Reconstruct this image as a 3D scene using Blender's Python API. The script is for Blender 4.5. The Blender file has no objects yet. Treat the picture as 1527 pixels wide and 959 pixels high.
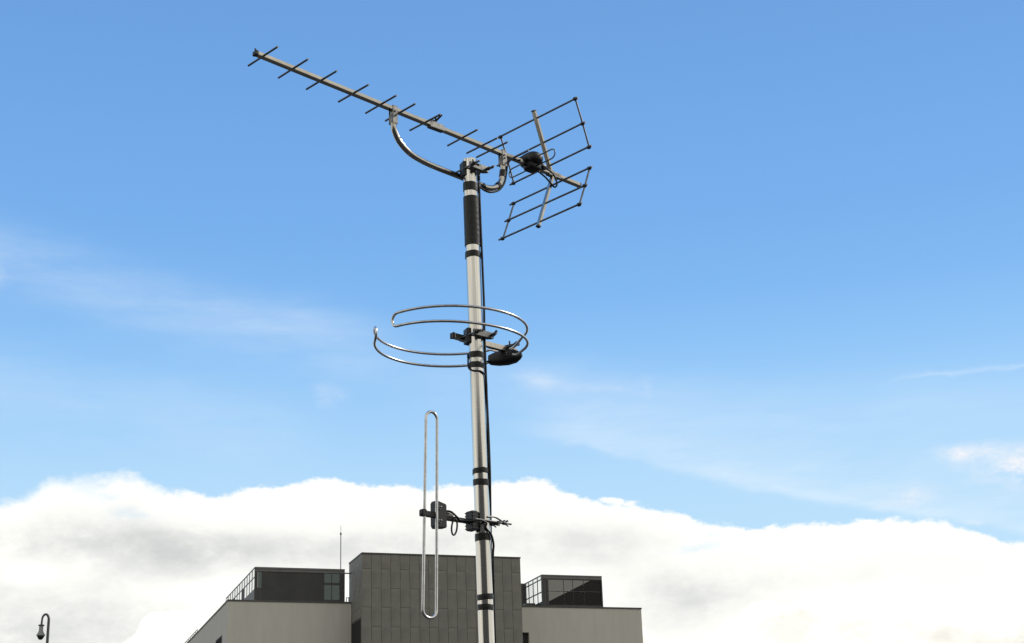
import bpy, math, random
from mathutils import Vector, Matrix
random.seed(7)
sc = bpy.context.scene
C = sc.collection
R = math.radians
PI = math.pi

# ------------------------------------------------------------------ camera
cam_d = bpy.data.cameras.new('camera')
cam = bpy.data.objects.new('camera', cam_d)
C.objects.link(cam)
cam_d.sensor_width = 36.0
cam_d.lens = 36.0 * 2300 / 1527
cam_d.clip_start = 0.05
cam_d.clip_end = 8000
pitch, roll = R(19.23), R(-1.927)
fw = Vector((0, math.cos(pitch), math.sin(pitch)))
up0 = Vector((0, -math.sin(pitch), math.cos(pitch)))
rt0 = Vector((1, 0, 0))
rt = rt0 * math.cos(roll) + up0 * math.sin(roll)
up = -rt0 * math.sin(roll) + up0 * math.cos(roll)
M = Matrix.Identity(4)
for i in range(3):
    M[i][0], M[i][1], M[i][2] = rt[i], up[i], -fw[i]
M[0][3], M[1][3], M[2][3] = 0, 0, 1.6
cam.matrix_world = M
sc.camera = cam

# ------------------------------------------------------------------ exposure
sc.view_settings.view_transform = 'Standard'
sc.view_settings.look = 'None'
sc.view_settings.exposure = 0.0
sc.view_settings.gamma = 1.0

# ------------------------------------------------------------------ sun
SUN_AZ, SUN_EL = R(66), R(38)          # clockwise from +Y, above the horizon
sd = bpy.data.lights.new('sun', 'SUN')
sd.energy = 2.3
sd.angle = R(0.55)
sd.color = (1.0, 0.93, 0.82)
sun = bpy.data.objects.new('sun', sd)
C.objects.link(sun)
sdir = Vector((math.sin(SUN_AZ) * math.cos(SUN_EL), math.cos(SUN_AZ) * math.cos(SUN_EL), math.sin(SUN_EL)))
sun.rotation_euler = sdir.to_track_quat('Z', 'Y').to_euler()
sun.location = (20, 8, 30)

# ------------------------------------------------------------------ world: blue sky, cloud bank, thin cirrus
W = bpy.data.worlds.new('World')
sc.world = W
W.use_nodes = True
nt = W.node_tree
nt.nodes.clear()
N = nt.nodes.new
Lk = nt.links.new

def mth(op, a, b=None, c=None, clamp=False):
    n = N('ShaderNodeMath'); n.operation = op; n.use_clamp = clamp
    for i, v in enumerate((a, b, c)):
        if v is None: continue
        if isinstance(v, (int, float)): n.inputs[i].default_value = v
        else: Lk(v, n.inputs[i])
    return n.outputs[0]

def smooth(v, lo, hi):
    n = N('ShaderNodeMapRange'); n.interpolation_type = 'SMOOTHSTEP'
    Lk(v, n.inputs[0])
    for i, x in ((1, lo), (2, hi)):
        if isinstance(x, (int, float)): n.inputs[i].default_value = x
        else: Lk(x, n.inputs[i])
    return n.outputs[0]

def mixc(f, a, b):
    n = N('ShaderNodeMix'); n.data_type = 'RGBA'; n.clamp_factor = True
    if isinstance(f, (int, float)): n.inputs[0].default_value = f
    else: Lk(f, n.inputs[0])
    for i, v in ((6, a), (7, b)):
        if isinstance(v, tuple): n.inputs[i].default_value = v + (1,)
        else: Lk(v, n.inputs[i])
    return n.outputs[2]

tc = N('ShaderNodeTexCoord')
sep = N('ShaderNodeSeparateXYZ'); Lk(tc.outputs['Generated'], sep.inputs[0])
az = mth('MULTIPLY', mth('ARCTAN2', sep.outputs[0], sep.outputs[1]), 180 / PI)
el = mth('MULTIPLY', mth('ARCSINE', sep.outputs[2]), 180 / PI)

def noise(scale, zs=1.0, detail=6.0, rough=0.55, seed=(0, 0, 0), lac=2.0):
    mp = N('ShaderNodeMapping'); Lk(tc.outputs['Generated'], mp.inputs[0])
    mp.inputs['Scale'].default_value = (1, 1, zs); mp.inputs['Location'].default_value = seed
    n = N('ShaderNodeTexNoise'); Lk(mp.outputs[0], n.inputs['Vector'])
    n.inputs['Scale'].default_value = scale; n.inputs['Detail'].default_value = detail
    n.inputs['Roughness'].default_value = rough; n.inputs['Lacunarity'].default_value = lac
    return mth('SUBTRACT', n.outputs[0], 0.5)

def curve(pts, lo=-40.0, hi=40.0, vmax=20.0):
    n = N('ShaderNodeFloatCurve')
    Lk(mth('DIVIDE', mth('SUBTRACT', az, lo), hi - lo, clamp=True), n.inputs['Value'])
    cv = n.mapping.curves[0]
    P = [((a - lo) / (hi - lo), e / vmax) for a, e in pts]
    cv.points[0].location = P[0]; cv.points[1].location = P[-1]
    for p in P[1:-1]: cv.points.new(*p)
    n.mapping.update()
    return mth('MULTIPLY', n.outputs[0], vmax)

def blob(a0, e0, ra, re, power=1.0):
    u = mth('DIVIDE', mth('SUBTRACT', az_w, a0), ra); v = mth('DIVIDE', mth('SUBTRACT', el_w, e0), re)
    d = mth('ADD', mth('MULTIPLY', u, u), mth('MULTIPLY', v, v))
    return mth('EXPONENT', mth('MULTIPLY', d, -1.0 * power))

def streak(a0, e0, a1, e1, w_up, w_dn, fade=2.0):
    """soft band along a line in the sky, with its own width above and below"""
    k = (e1 - e0) / (a1 - a0)
    d = mth('SUBTRACT', el_w, mth('ADD', mth('MULTIPLY', mth('SUBTRACT', az, a0), k), e0))
    pu = mth('EXPONENT', mth('MULTIPLY', mth('POWER', mth('DIVIDE', mth('MAXIMUM', d, 0.0), w_up), 2.0), -1.0))
    pd = mth('EXPONENT', mth('MULTIPLY', mth('POWER', mth('DIVIDE', mth('MAXIMUM', mth('MULTIPLY', d, -1.0), 0.0), w_dn), 2.0), -1.0))
    m = mth('MULTIPLY', pu, pd)
    m = mth('MULTIPLY', m, smooth(az, a0 - fade, a0 + fade))
    return mth('MULTIPLY', m, mth('SUBTRACT', 1.0, smooth(az, a1 - fade, a1 + fade)))

def addm(*xs):
    r = xs[0]
    for x in xs[1:]: r = mth('ADD', r, x)
    return r

# domain warp shared by the soft shapes
wrp = noise(7, 2.0, 5, 0.6, (3, 1, 2)); wrp2 = noise(9, 2.0, 5, 0.6, (8, 4, 5))
az_w = mth('ADD', az, mth('MULTIPLY', wrp, 5.0)); el_w = mth('ADD', el, mth('MULTIPLY', wrp2, 1.6))

sky = N('ShaderNodeTexSky')
sky.sky_type = 'NISHITA'; sky.sun_disc = False
sky.sun_elevation = SUN_EL; sky.sun_rotation = SUN_AZ
sky.altitude = 50; sky.air_density = 1.0; sky.dust_density = 1.0; sky.ozone_density = 1.6
# the photographed blue by elevation (in units of the background strength below)
rmp = N('ShaderNodeValToRGB')
Lk(mth('DIVIDE', el, 40.0, clamp=True), rmp.inputs[0])
def lin(r, g, b): return tuple(((c / 255) / 12.92 if c / 255 <= .04045 else ((c / 255 + .055) / 1.055) ** 2.4) for c in (r, g, b))
stops = [(0, (205, 229, 250)), (10.5, (192, 229, 255)), (13, (184, 224, 255)), (15.5, (167, 213, 254)), (17.5, (148, 201, 251)),
         (20, (130, 187, 245)), (23, (121, 178, 240)), (27, (114, 170, 233)), (31, (109, 163, 226)), (40, (95, 146, 211))]
cr = rmp.color_ramp
cr.elements[0].position = 0; cr.elements[0].color = lin(*stops[0][1]) + (1,)
cr.elements[1].position = 1; cr.elements[1].color = lin(*stops[-1][1]) + (1,)
for e, c in stops[1:-1]:
    x = cr.elements.new(e / 40); x.color = lin(*c) + (1,)
scl = N('ShaderNodeVectorMath'); scl.operation = 'SCALE'; Lk(rmp.outputs[0], scl.inputs[0]); scl.inputs['Scale'].default_value = 10.0
blue = mixc(0.94, sky.outputs[0], scl.outputs[0])

# cirrus
n_str = noise(5, 7.0, 6, 0.55, (1, 7, 3))
n_puff = noise(34, 2.0, 9, 0.68, (5, 2, 9))
n_str2 = noise(17, 5.0, 8, 0.65, (6, 2, 5))
mod = mth('MAXIMUM', addm(0.9, mth('MULTIPLY', n_str, 2.2), mth('MULTIPLY', n_str2, 2.0)), 0.0)
modp = mth('MAXIMUM', mth('ADD', 0.80, mth('MULTIPLY', n_puff, 4.5)), 0.0)
cir = addm(
    mth('MULTIPLY', streak(-26, 22.4, -5, 18.2, 1.1, 1.3), 0.19),
    mth('MULTIPLY', streak(-30, 18.2, -8, 15.0, 1.3, 1.4), 0.13),
    mth('MULTIPLY', streak(-4, 17.4, 20, 14.6, 0.9, 1.6), 0.10),
    mth('MULTIPLY', streak(1, 15.0, 24, 8.9, 1.8, 0.22), 0.24),
    mth('MULTIPLY', streak(8, 13.0, 26, 8.2, 0.35, 0.2), 0.14),
    mth('MULTIPLY', streak(15.0, 16.05, 24, 16.1, 0.09, 0.07, 1.5), 0.17))
cir = mth('MULTIPLY', cir, mod)
pf = addm(
    mth('MULTIPLY', blob(1.0, 16.95, 0.75, 0.32), 0.19),
    mth('MULTIPLY', blob(3.6, 16.75, 2.2, 0.24), 0.15),
    mth('MULTIPLY', blob(5.3, 16.7, 0.3, 0.3), 0.16),
    mth('MULTIPLY', blob(-7.1, 16.6, 0.5, 0.4), 0.18),
    mth('MULTIPLY', blob(-20.2, 20.4, 0.5, 0.6), 0.2),
    mth('MULTIPLY', blob(16.7, 13.1, 1.0, 0.24), 0.8),
    mth('MULTIPLY', blob(19.2, 12.45, 1.7, 0.5), 1.8),
    mth('MULTIPLY', blob(14.6, 11.95, 0.9, 0.42), 0.55),
    mth('MULTIPLY', blob(16.9, 10.65, 0.4, 0.12), 0.3))
pf = mth('MULTIPLY', pf, modp)
c1 = mixc(cir, blue, (8.9, 9.7, 10.3))
c1 = mixc(pf, c1, (8.9, 9.2, 9.8))

# cloud bank: its upper edge as elevation over azimuth
top = curve([(-40, 11.6), (-30, 12.4), (-24, 11.9), (-21, 12.2), (-18.9, 12.4), (-18.0, 12.7), (-17.1, 13.3), (-16.5, 13.3), (-15.6, 13.35), (-14.4, 13.6),
             (-13.5, 13.15), (-12.4, 12.95), (-11.3, 12.9), (-10.3, 13.15), (-9.0, 13.25), (-7.4, 13.5), (-5.4, 13.25), (-3.3, 13.1), (-1.8, 13.15),
             (0.5, 13.3), (2.0, 12.85), (3.0, 12.45), (4.4, 12.25), (5.3, 12.05), (6.3, 11.8), (6.9, 11.45), (8.5, 11.25), (10.1, 11.2), (13.0, 11.15),
             (15.1, 10.95), (16.7, 10.4), (18.2, 9.95), (21, 10.4), (27, 12.0), (34, 11.0), (40, 11.6)])
n_big = noise(9, 1.6, 3, 0.5, (2, 5, 1)); n_edge = noise(48, 1.8, 8, 0.6, (4, 4, 4)); n_fine = noise(150, 1.5, 6, 0.6, (9, 1, 1))
wide = smooth(mth('ABSOLUTE', az), 22, 40)
edge = addm(top, mth('MULTIPLY', n_edge, 0.75), mth('MULTIPLY', n_fine, 0.42), mth('MULTIPLY', mth('MULTIPLY', n_big, wide), 14.0))
dd = mth('SUBTRACT', edge, el)
softleft = mth('ADD', 0.15, mth('MULTIPLY', blob(-16.4, 12.6, 2.6, 1.2), 0.5))
bank = smooth(dd, mth('MULTIPLY', softleft, -0.9), softleft)
# one small wisp standing off the edge
wisp = mth('MULTIPLY', blob(3.7, 12.45, 0.75, 0.15), modp)
bank = mth('MAXIMUM', bank, mth('MULTIPLY', smooth(wisp, 0.2, 0.7), 0.9))
# breaks of blue inside the bank
hole = addm(mth('MULTIPLY', blob(6.4, 10.75, 1.0, 0.22), 0.35), mth('MULTIPLY', blob(7.1, 11.2, 0.5, 0.12), 0.4), mth('MULTIPLY', blob(-14.9, 12.3, 0.8, 0.22), 0.35),
            mth('MULTIPLY', blob(-15.9, 12.9, 0.7, 0.2), 0.3))
bank = mth('MULTIPLY', bank, mth('SUBTRACT', 1.0, mth('MULTIPLY', hole, modp)), clamp=True)

n_sh = noise(13, 2.6, 6, 0.55, (7, 7, 1)); n_sh2 = noise(34, 1.8, 9, 0.66, (1, 3, 8))
leftv = mth('SUBTRACT', 1.0, smooth(az, -13.5, -9.0))
inside = smooth(dd, 0.5, 2.0)
grey = addm(
    mth('MULTIPLY', mth('MULTIPLY', leftv, inside), 0.19),
    mth('MULTIPLY', blob(-14.0, 11.15, 3.4, 0.7), 0.34),
    mth('MULTIPLY', blob(-9.5, 10.9, 4.6, 0.7), 0.34),
    mth('MULTIPLY', blob(-17.6, 8.2, 3.6, 1.1), 0.22),
    mth('MULTIPLY', blob(-18.6, 11.4, 1.5, 0.5), 0.14),
    mth('MULTIPLY', blob(-2.2, 11.2, 4.5, 0.9), 0.22),
    mth('MULTIPLY', blob(2.9, 11.15, 2.0, 0.45), 0.17),
    mth('MULTIPLY', blob(2.0, 10.5, 2.4, 0.5), 0.18),
    mth('MULTIPLY', blob(6.2, 8.9, 2.6, 1.0), 0.38),
    mth('MULTIPLY', blob(12.0, 9.3, 4.0, 0.5), 0.08))
bright = addm(mth('MULTIPLY', blob(-17.6, 10.2, 1.3, 0.55), 0.30), mth('MULTIPLY', blob(-11.0, 9.5, 3.0, 0.5), 0.26))
wild = mth('MULTIPLY', smooth(mth('ABSOLUTE', az), 20, 30), 0.17)
grey = mth('SUBTRACT', mth('ADD', grey, wild), bright)
grey = mth('MULTIPLY', grey, mth('MAXIMUM', addm(0.95, mth('MULTIPLY', n_sh, 2.0), mth('MULTIPLY', n_sh2, 3.2)), 0.0), clamp=True)
gsoft = mth('SUBTRACT', 1.0, mth('EXPONENT', mth('MULTIPLY', grey, -2.0)))
cloud = mixc(gsoft, (10.8, 10.75, 10.2), (5.9, 6.1, 6.15))

# lower cumulus heads in front of the bank
top2 = curve([(-40, 6), (-22, 6.5), (-17, 6.6), (-15.5, 7.0), (-14.6, 7.6), (-14.0, 8.1), (-13.3, 8.85), (-12.6, 9.0), (-11.4, 9.1), (-10, 8.7), (-6, 8), (0, 7.6), (4.2, 8.1), (4.7, 7.55), (5.6, 7.25),
              (6.3, 7.2), (6.9, 7.45), (7.4, 7.9), (7.9, 8.2), (8.7, 8.6), (9.6, 8.45), (11, 8.15), (13, 7.9), (15, 7.6), (17, 7.4), (20, 7.6), (25, 7), (40, 6)])
d2 = mth('SUBTRACT', addm(top2, mth('MULTIPLY', n_edge, 0.9), mth('MULTIPLY', n_fine, 0.2)), el)
cum = smooth(d2, -0.03, 0.12)
ws = mth('SUBTRACT', 1.0, smooth(az, -6.0, 2.0))
cshade = mth('MULTIPLY', addm(0.38, mth('MULTIPLY', n_sh2, 4.0), mth('MULTIPLY', n_edge, 1.6)), smooth(d2, 0.06, 0.6), clamp=True)
cumc = mixc(mth('MULTIPLY', cshade, mth('SUBTRACT', 1.0, ws)), (11.3, 11.2, 10.5), (9.3, 9.15, 8.3))
cloud = mixc(cum, cloud, cumc)
col = mixc(bank, c1, cloud)
# behind the viewer the sky is mostly broken warm-grey cloud (it shows in the polished mast and lights the facade)
n_rear = noise(2.6, 1.4, 7, 0.55, (3, 9, 6)); n_rear2 = noise(6, 1.5, 6, 0.6, (1, 1, 4))
behind = mth('MULTIPLY', smooth(mth('ABSOLUTE', az), 50, 85), mth('SUBTRACT', 1.0, smooth(el, 55, 80)))
cover = mth('MULTIPLY', smooth(addm(mth('MULTIPLY', n_rear, 1.6), behind, -0.55), -0.05, 0.3), behind, clamp=True)
rearc = mixc(addm(0.30, mth('MULTIPLY', n_rear2, 2.6), mth('MULTIPLY', smooth(mth('ABSOLUTE', mth('ADD', az, mth('MULTIPLY', n_rear, 40.0))), 148, 172), 0.45)), (10.2, 9.9, 9.0), (5.0, 4.9, 4.6))
col = mixc(cover, col, rearc)
bg = N('ShaderNodeBackground'); Lk(col, bg.inputs[0]); bg.inputs[1].default_value = 0.1
wo = N('ShaderNodeOutputWorld'); Lk(bg.outputs[0], wo.inputs[0])

# ------------------------------------------------------------------ materials
MATS = {}
def mat(name, color, rough=0.5, metal=0.0, nscale=0.0, namt=0.0, bump=0.0, bscale=40.0, spec=0.5, stretch=(1, 1, 1), color2=None, extra=None):
    m = bpy.data.materials.new(name); m.use_nodes = True
    t = m.node_tree; b = t.nodes['Principled BSDF']
    b.inputs['Base Color'].default_value = color + (1,)
    b.inputs['Roughness'].default_value = rough; b.inputs['Metallic'].default_value = metal
    b.inputs['Specular IOR Level'].default_value = spec
    tcn = t.nodes.new('ShaderNodeTexCoord'); mp = t.nodes.new('ShaderNodeMapping')
    t.links.new(tcn.outputs['Object'], mp.inputs[0]); mp.inputs['Scale'].default_value = stretch
    if nscale:
        n = t.nodes.new('ShaderNodeTexNoise'); t.links.new(mp.outputs[0], n.inputs['Vector'])
        n.inputs['Scale'].default_value = nscale; n.inputs['Detail'].default_value = 6; n.inputs['Roughness'].default_value = 0.6
        mr = t.nodes.new('ShaderNodeMapRange'); t.links.new(n.outputs[0], mr.inputs[0])
        mr.inputs[1].default_value = 0.35; mr.inputs[2].default_value = 0.65
        mx = t.nodes.new('ShaderNodeMix'); mx.data_type = 'RGBA'
        t.links.new(mr.outputs[0], mx.inputs[0])
        mx.inputs[6].default_value = color + (1,)
        mx.inputs[7].default_value = (color2 or tuple(c * (1 - namt) for c in color)) + (1,)
        t.links.new(mx.outputs[2], b.inputs['Base Color'])
        ra = t.nodes.new('ShaderNodeMapRange'); t.links.new(n.outputs[0], ra.inputs[0])
        ra.inputs[3].default_value = max(rough - 0.08, 0.02); ra.inputs[4].default_value = rough + 0.12
        t.links.new(ra.outputs[0], b.inputs['Roughness'])
    if bump:
        n2 = t.nodes.new('ShaderNodeTexNoise'); t.links.new(mp.outputs[0], n2.inputs['Vector'])
        n2.inputs['Scale'].default_value = bscale; n2.inputs['Detail'].default_value = 5
        bp = t.nodes.new('ShaderNodeBump'); bp.inputs['Strength'].default_value = bump; bp.inputs['Distance'].default_value = 0.002
        t.links.new(n2.outputs[0], bp.inputs['Height']); t.links.new(bp.outputs[0], b.inputs['Normal'])
    MATS[name] = m
    return m

m_mast = mat('polished_mast_alloy', (0.76, 0.74, 0.69), 0.12, 1.0, 60, 0.14, 0.05, 90, stretch=(1, 1, 0.05))
m_tube = mat('dull_aluminium_tube', (0.72, 0.715, 0.70), 0.30, 1.0, 45, 0.25, 0.0)
m_rod = mat('weathered_thin_rod', (0.17, 0.175, 0.19), 0.36, 1.0, 45, 0.35, 0.03, 120)
m_boom = mat('boom_aluminium', (0.55, 0.52, 0.46), 0.13, 1.0, 40, 0.2, 0.0)
m_steel = mat('galvanised_bracket_steel', (0.24, 0.24, 0.235), 0.45, 0.9, 70, 0.45, 0.25, 140)
m_black = mat('black_abs_plastic', (0.012, 0.013, 0.015), 0.42, 0.0, 60, 0.2, 0.1, 200, spec=0.4)
m_clip = mat('dark_grey_plastic_clamp', (0.022, 0.026, 0.030), 0.45, 0.0, 60, 0.2, 0.1, 200)
m_tape = mat('black_vinyl_tape', (0.012, 0.013, 0.013), 0.36, 0.0, 90, 0.3, 0.5, 60, spec=0.4)
m_coax = mat('black_coax_jacket', (0.010, 0.011, 0.014), 0.38, 0.0, 0, 0, 0, spec=0.4)
m_white = mat('grey_white_grommet', (0.45, 0.45, 0.44), 0.5, 0.0)
m_render = mat('cream_grey_render', (0.61, 0.595, 0.53), 0.9, 0.0, 1.6, 0.07, 0.4, 300, spec=0.2, stretch=(1, 1, 0.22))
m_panel = mat('dark_zinc_panel', (0.245, 0.242, 0.215), 0.62, 0.0, 1.1, 0.20, 0.1, 20, spec=0.25)
m_panel2 = mat('dark_zinc_panel_b', (0.240, 0.237, 0.211), 0.62, 0.0, 1.1, 0.20, 0.1, 20, spec=0.25)
m_panel3 = mat('dark_zinc_panel_c', (0.249, 0.245, 0.217), 0.62, 0.0, 1.1, 0.20, 0.1, 20, spec=0.25)
m_joint = mat('joint_backing', (0.075, 0.073, 0.065), 0.8, 0.0)
m_cap = mat('dark_parapet_metal', (0.085, 0.085, 0.08), 0.55, 0.0, 1.5, 0.2)
m_fascia = mat('grey_fascia_metal', (0.17, 0.17, 0.165), 0.55, 0.0, 1.0, 0.15)
m_screen = mat('charcoal_screen', (0.060, 0.060, 0.056), 0.7, 0.0, 0.8, 0.2)
m_frame = mat('dark_window_frame', (0.05, 0.05, 0.05), 0.5, 0.0)
m_rail = mat('pale_handrail', (0.45, 0.46, 0.46), 0.4, 0.4)
m_lamp = mat('lamp_post_paint', (0.085, 0.085, 0.09), 0.5, 0.0, 5, 0.2)
m_lampg = mat('lamp_housing_grey', (0.30, 0.30, 0.30), 0.5, 0.0, 8, 0.2)
m_lens = mat('lamp_lens_dark', (0.03, 0.035, 0.035), 0.25, 0.0, spec=0.3)
m_win = mat('dim_window_glass', (0.05, 0.052, 0.052), 0.5, 0.0, spec=0.0)
m_ground = mat('paving_asphalt', (0.055, 0.053, 0.050), 0.9, 0.0, 0.6, 0.35, 0.6, 30, spec=0.2)

def glass_mat(name, tint, clear, rough=0.03):
    m = bpy.data.materials.new(name); m.use_nodes = True
    t = m.node_tree; t.nodes.clear()
    tr = t.nodes.new('ShaderNodeBsdfTransparent'); tr.inputs[0].default_value = tint + (1,)
    gl = t.nodes.new('ShaderNodeBsdfGlossy'); gl.inputs['Roughness'].default_value = rough; gl.inputs[0].default_value = (1, 1, 1, 1)
    lw = t.nodes.new('ShaderNodeLayerWeight')
    pw = t.nodes.new('ShaderNodeMath'); pw.operation = 'POWER'; pw.inputs[1].default_value = 5.0
    t.links.new(lw.outputs['Facing'], pw.inputs[0])
    fr = t.nodes.new('ShaderNodeMath'); fr.operation = 'MULTIPLY_ADD'; fr.inputs[1].default_value = 0.8; fr.inputs[2].default_value = 0.04
    t.links.new(pw.outputs[0], fr.inputs[0])
    mx = t.nodes.new('ShaderNodeMixShader'); out = t.nodes.new('ShaderNodeOutputMaterial')
    ml = t.nodes.new('ShaderNodeMath'); ml.operation = 'MULTIPLY'; ml.inputs[1].default_value = clear
    t.links.new(fr.outputs[0], ml.inputs[0]); t.links.new(ml.outputs[0], mx.inputs[0])
    t.links.new(tr.outputs[0], mx.inputs[1]); t.links.new(gl.outputs[0], mx.inputs[2]); t.links.new(mx.outputs[0], out.inputs[0])
    return m
g_clear = glass_mat('clear_screen_glass', (0.90, 0.91, 0.91), 0.6)
g_tint = glass_mat('smoked_screen_glass', (0.34, 0.335, 0.32), 0.4)
g_tint2 = glass_mat('teal_smoked_glass', (0.225, 0.25, 0.245), 0.4)

# ------------------------------------------------------------------ mesh helpers
class MB:
    def __init__(s): s.v = []; s.f = []
    def box(s, c, d, rot=None):
        n = len(s.v); hx, hy, hz = d[0] / 2, d[1] / 2, d[2] / 2
        for z in (-hz, hz):
            for x, y in ((-hx, -hy), (hx, -hy), (hx, hy), (-hx, hy)):
                p = Vector((x, y, z))
                if rot is not None: p = rot @ p
                s.v.append(tuple(p + Vector(c)))
        s.f += [tuple(n + i for i in q) for q in ((3, 2, 1, 0), (4, 5, 6, 7), (0, 1, 5, 4), (1, 2, 6, 5), (2, 3, 7, 6), (3, 0, 4, 7))]
        return s
    def mm(s, a, b):
        a, b = Vector(a), Vector(b); return s.box((a + b) / 2, b - a)
    def bar(s, a, b, w, h, upv=(0, 0, 1)):
        a, b = Vector(a), Vector(b); d = b - a; L = d.length; d.normalize()
        u = Vector(upv); sx = u.cross(d).normalized(); uz = d.cross(sx).normalized()
        rot = Matrix((d, sx, uz)).transposed()
        return s.box((a + b) / 2, (L, w, h), rot)
    def tube(s, pts, r, seg=12, closed=False, cap=True, radii=None):
        P = [Vector(p) for p in pts]; n = len(P); base = len(s.v)
        T = []
        for i in range(n):
            if closed: d = P[(i + 1) % n] - P[i - 1]
            else: d = P[min(i + 1, n - 1)] - P[max(i - 1, 0)]
            T.append(d.normalized())
        ref = Vector((0, 0, 1)) if abs(T[0].z) < 0.9 else Vector((1, 0, 0))
        nrm = (ref - T[0] * ref.dot(T[0])).normalized()
        for i in range(n):
            if i: 
                nrm = (nrm - T[i] * nrm.dot(T[i])).normalized()
            bn = T[i].cross(nrm); rr = radii[i] if radii else r
            for k in range(seg):
                a = 2 * PI * k / seg
                s.v.append(tuple(P[i] + (nrm * math.cos(a) + bn * math.sin(a)) * rr))
        m = n if closed else n - 1
        for i in range(m):
            j = (i + 1) % n
            off = 0
            if closed and j == 0:
                # match the seam
                v0 = Vector(s.v[base + i * seg]); off = min(range(seg), key=lambda k: (Vector(s.v[base + k]) - v0).length)
            for k in range(seg):
                k2 = (k + 1) % seg
                s.f.append((base + i * seg + k, base + i * seg + k2, base + j * seg + (k2 + off) % seg, base + j * seg + (k + off) % seg))
        if cap and not closed:
            s.f.append(tuple(base + k for k in reversed(range(seg))))
            s.f.append(tuple(base + (n - 1) * seg + k for k in range(seg)))
        return s
    def prism(s, poly, axis, a, b):
        """poly of 2-D points extruded along axis (0,1,2) from a to b"""
        n = len(poly); base = len(s.v)
        for t in (a, b):
            for p in poly:
                q = list(p); q.insert(axis, t); s.v.append(tuple(q))
        s.f.append(tuple(base + i for i in reversed(range(n)))); s.f.append(tuple(base + n + i for i in range(n)))
        for i in range(n):
            j = (i + 1) % n; s.f.append((base + i, base + j, base + n + j, base + n + i))
        return s
    def sphere(s, c, rx, ry, rz, seg=20, rings=12, p=2.0, rot=None):
        base = len(s.v)
        def sg(x, e): return math.copysign(abs(x) ** e, x)
        e = 2.0 / p
        for i in range(rings + 1):
            ph = -PI / 2 + PI * i / rings
            for k in range(seg):
                th = 2 * PI * k / seg
                q = Vector((rx * sg(math.cos(ph), e) * sg(math.cos(th), e), ry * sg(math.cos(ph), e) * sg(math.sin(th), e), rz * sg(math.sin(ph), e)))
                if rot is not None: q = rot @ q
                s.v.append(tuple(q + Vector(c)))
        for i in range(rings):
            for k in range(seg):
                k2 = (k + 1) % seg
                s.f.append((base + i * seg + k, base + i * seg + k2, base + (i + 1) * seg + k2, base + (i + 1) * seg + k))
        return s
    def lathe(s, prof, c, seg=20):
        base = len(s.v)
        for r, z in prof:
            for k in range(seg):
                a = 2 * PI * k / seg; s.v.append((c[0] + r * math.cos(a), c[1] + r * math.sin(a), c[2] + z))
        for i in range(len(prof) - 1):
            for k in range(seg):
                k2 = (k + 1) % seg
                s.f.append((base + i * seg + k, base + i * seg + k2, base + (i + 1) * seg + k2, base + (i + 1) * seg + k))
        s.f.append(tuple(base + k for k in reversed(range(seg)))); s.f.append(tuple(base + (len(prof) - 1) * seg + k for k in range(seg)))
        return s
    def build(s, name, m, parent=None, bevel=0.0, smooth=True):
        me = bpy.data.meshes.new(name); me.from_pydata(s.v, [], s.f); me.validate(); me.update()
        import bmesh
        bm = bmesh.new(); bm.from_mesh(me); bmesh.ops.recalc_face_normals(bm, faces=bm.faces)
        if bevel: bmesh.ops.bevel(bm, geom=[e for e in bm.edges if e.calc_face_angle(0) > 0.6], offset=bevel, segments=2, affect='EDGES', clamp_overlap=True)
        bm.to_mesh(me); bm.free()
        if smooth:
            me.shade_smooth(); me.set_sharp_from_angle(angle=R(40))
        me.materials.append(m)
        o = bpy.data.objects.new(name, me); C.objects.link(o)
        if parent: o.parent = parent
        return o

def thing(name, label, cat, loc=(0, 0, 0), rz=0.0, group=None):
    o = bpy.data.objects.new(name, None); C.objects.link(o)
    o.empty_display_size = 0.1
    o.location = loc; o.rotation_euler = (0, 0, rz); o['label'] = label; o['category'] = cat
    if group: o['group'] = group
    return o

def bez(pts, n=8):
    """Catmull-Rom through the points"""
    P = [Vector(p) for p in pts]; P = [P[0] * 2 - P[1]] + P + [P[-1] * 2 - P[-2]]; out = []
    for i in range(1, len(P) - 2):
        for k in range(n):
            t = k / n; a, b, c, d = P[i - 1:i + 3]
            out.append(0.5 * ((2 * b) + (c - a) * t + (2 * a - 5 * b + 4 * c - d) * t * t + (3 * b - a - 3 * c + d) * t ** 3))
    out.append(P[-2]); return out

# ------------------------------------------------------------------ ground
gb = MB(); S = 3000.0; G = 24
for i in range(G + 1):
    for j in range(G + 1):
        gb.v.append((-S + 2 * S * i / G, -S + 2 * S * j / G, 0))
for i in range(G):
    for j in range(G):
        a = i * (G + 1) + j; gb.f.append((a, a + G + 1, a + G + 2, a + 1))
g = gb.build('ground', m_ground); g['kind'] = 'structure'

# ------------------------------------------------------------------ building (local x along the facade, y into the block)
bl = thing('office_building', 'large flat-roofed pale office building with dark panelled central block behind the mast', 'building', (-20.88, 110.0, 0), R(19.1))
ROOF = 19.62
def wing(x0, x1, wins, y1=30.0):
    b = MB()
    # front wall pieces round the window openings, then body
    b.mm((x0, 0.4, 0), (x1, y1, ROOF - 0.0))
    xs = sorted(wins)
    cur = x0
    for (wx0, wx1, wz0, wz1) in xs:
        if wx0 > cur: b.mm((cur, 0, 0), (wx0, 0.398, ROOF - 0.0))
        b.mm((wx0, 0, 0), (wx1, 0.396, wz0)); b.mm((wx0, 0, wz1), (wx1, 0.396, ROOF - 0.0)); cur = wx1
    b.mm((cur, 0, 0), (x1, 0.398, ROOF - 0.0))
    w = b.build('wing_wall', m_render, bl, smooth=False)
    return w
wl = wing(0.0, 8.96, [])
wl['label'] = 'left wing wall of pale render'
wr = wing(21.03, 31.9, [(22.08, 22.62, 2.0, 17.72)])
wr['label'] = 'right wing wall of pale render'
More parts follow.
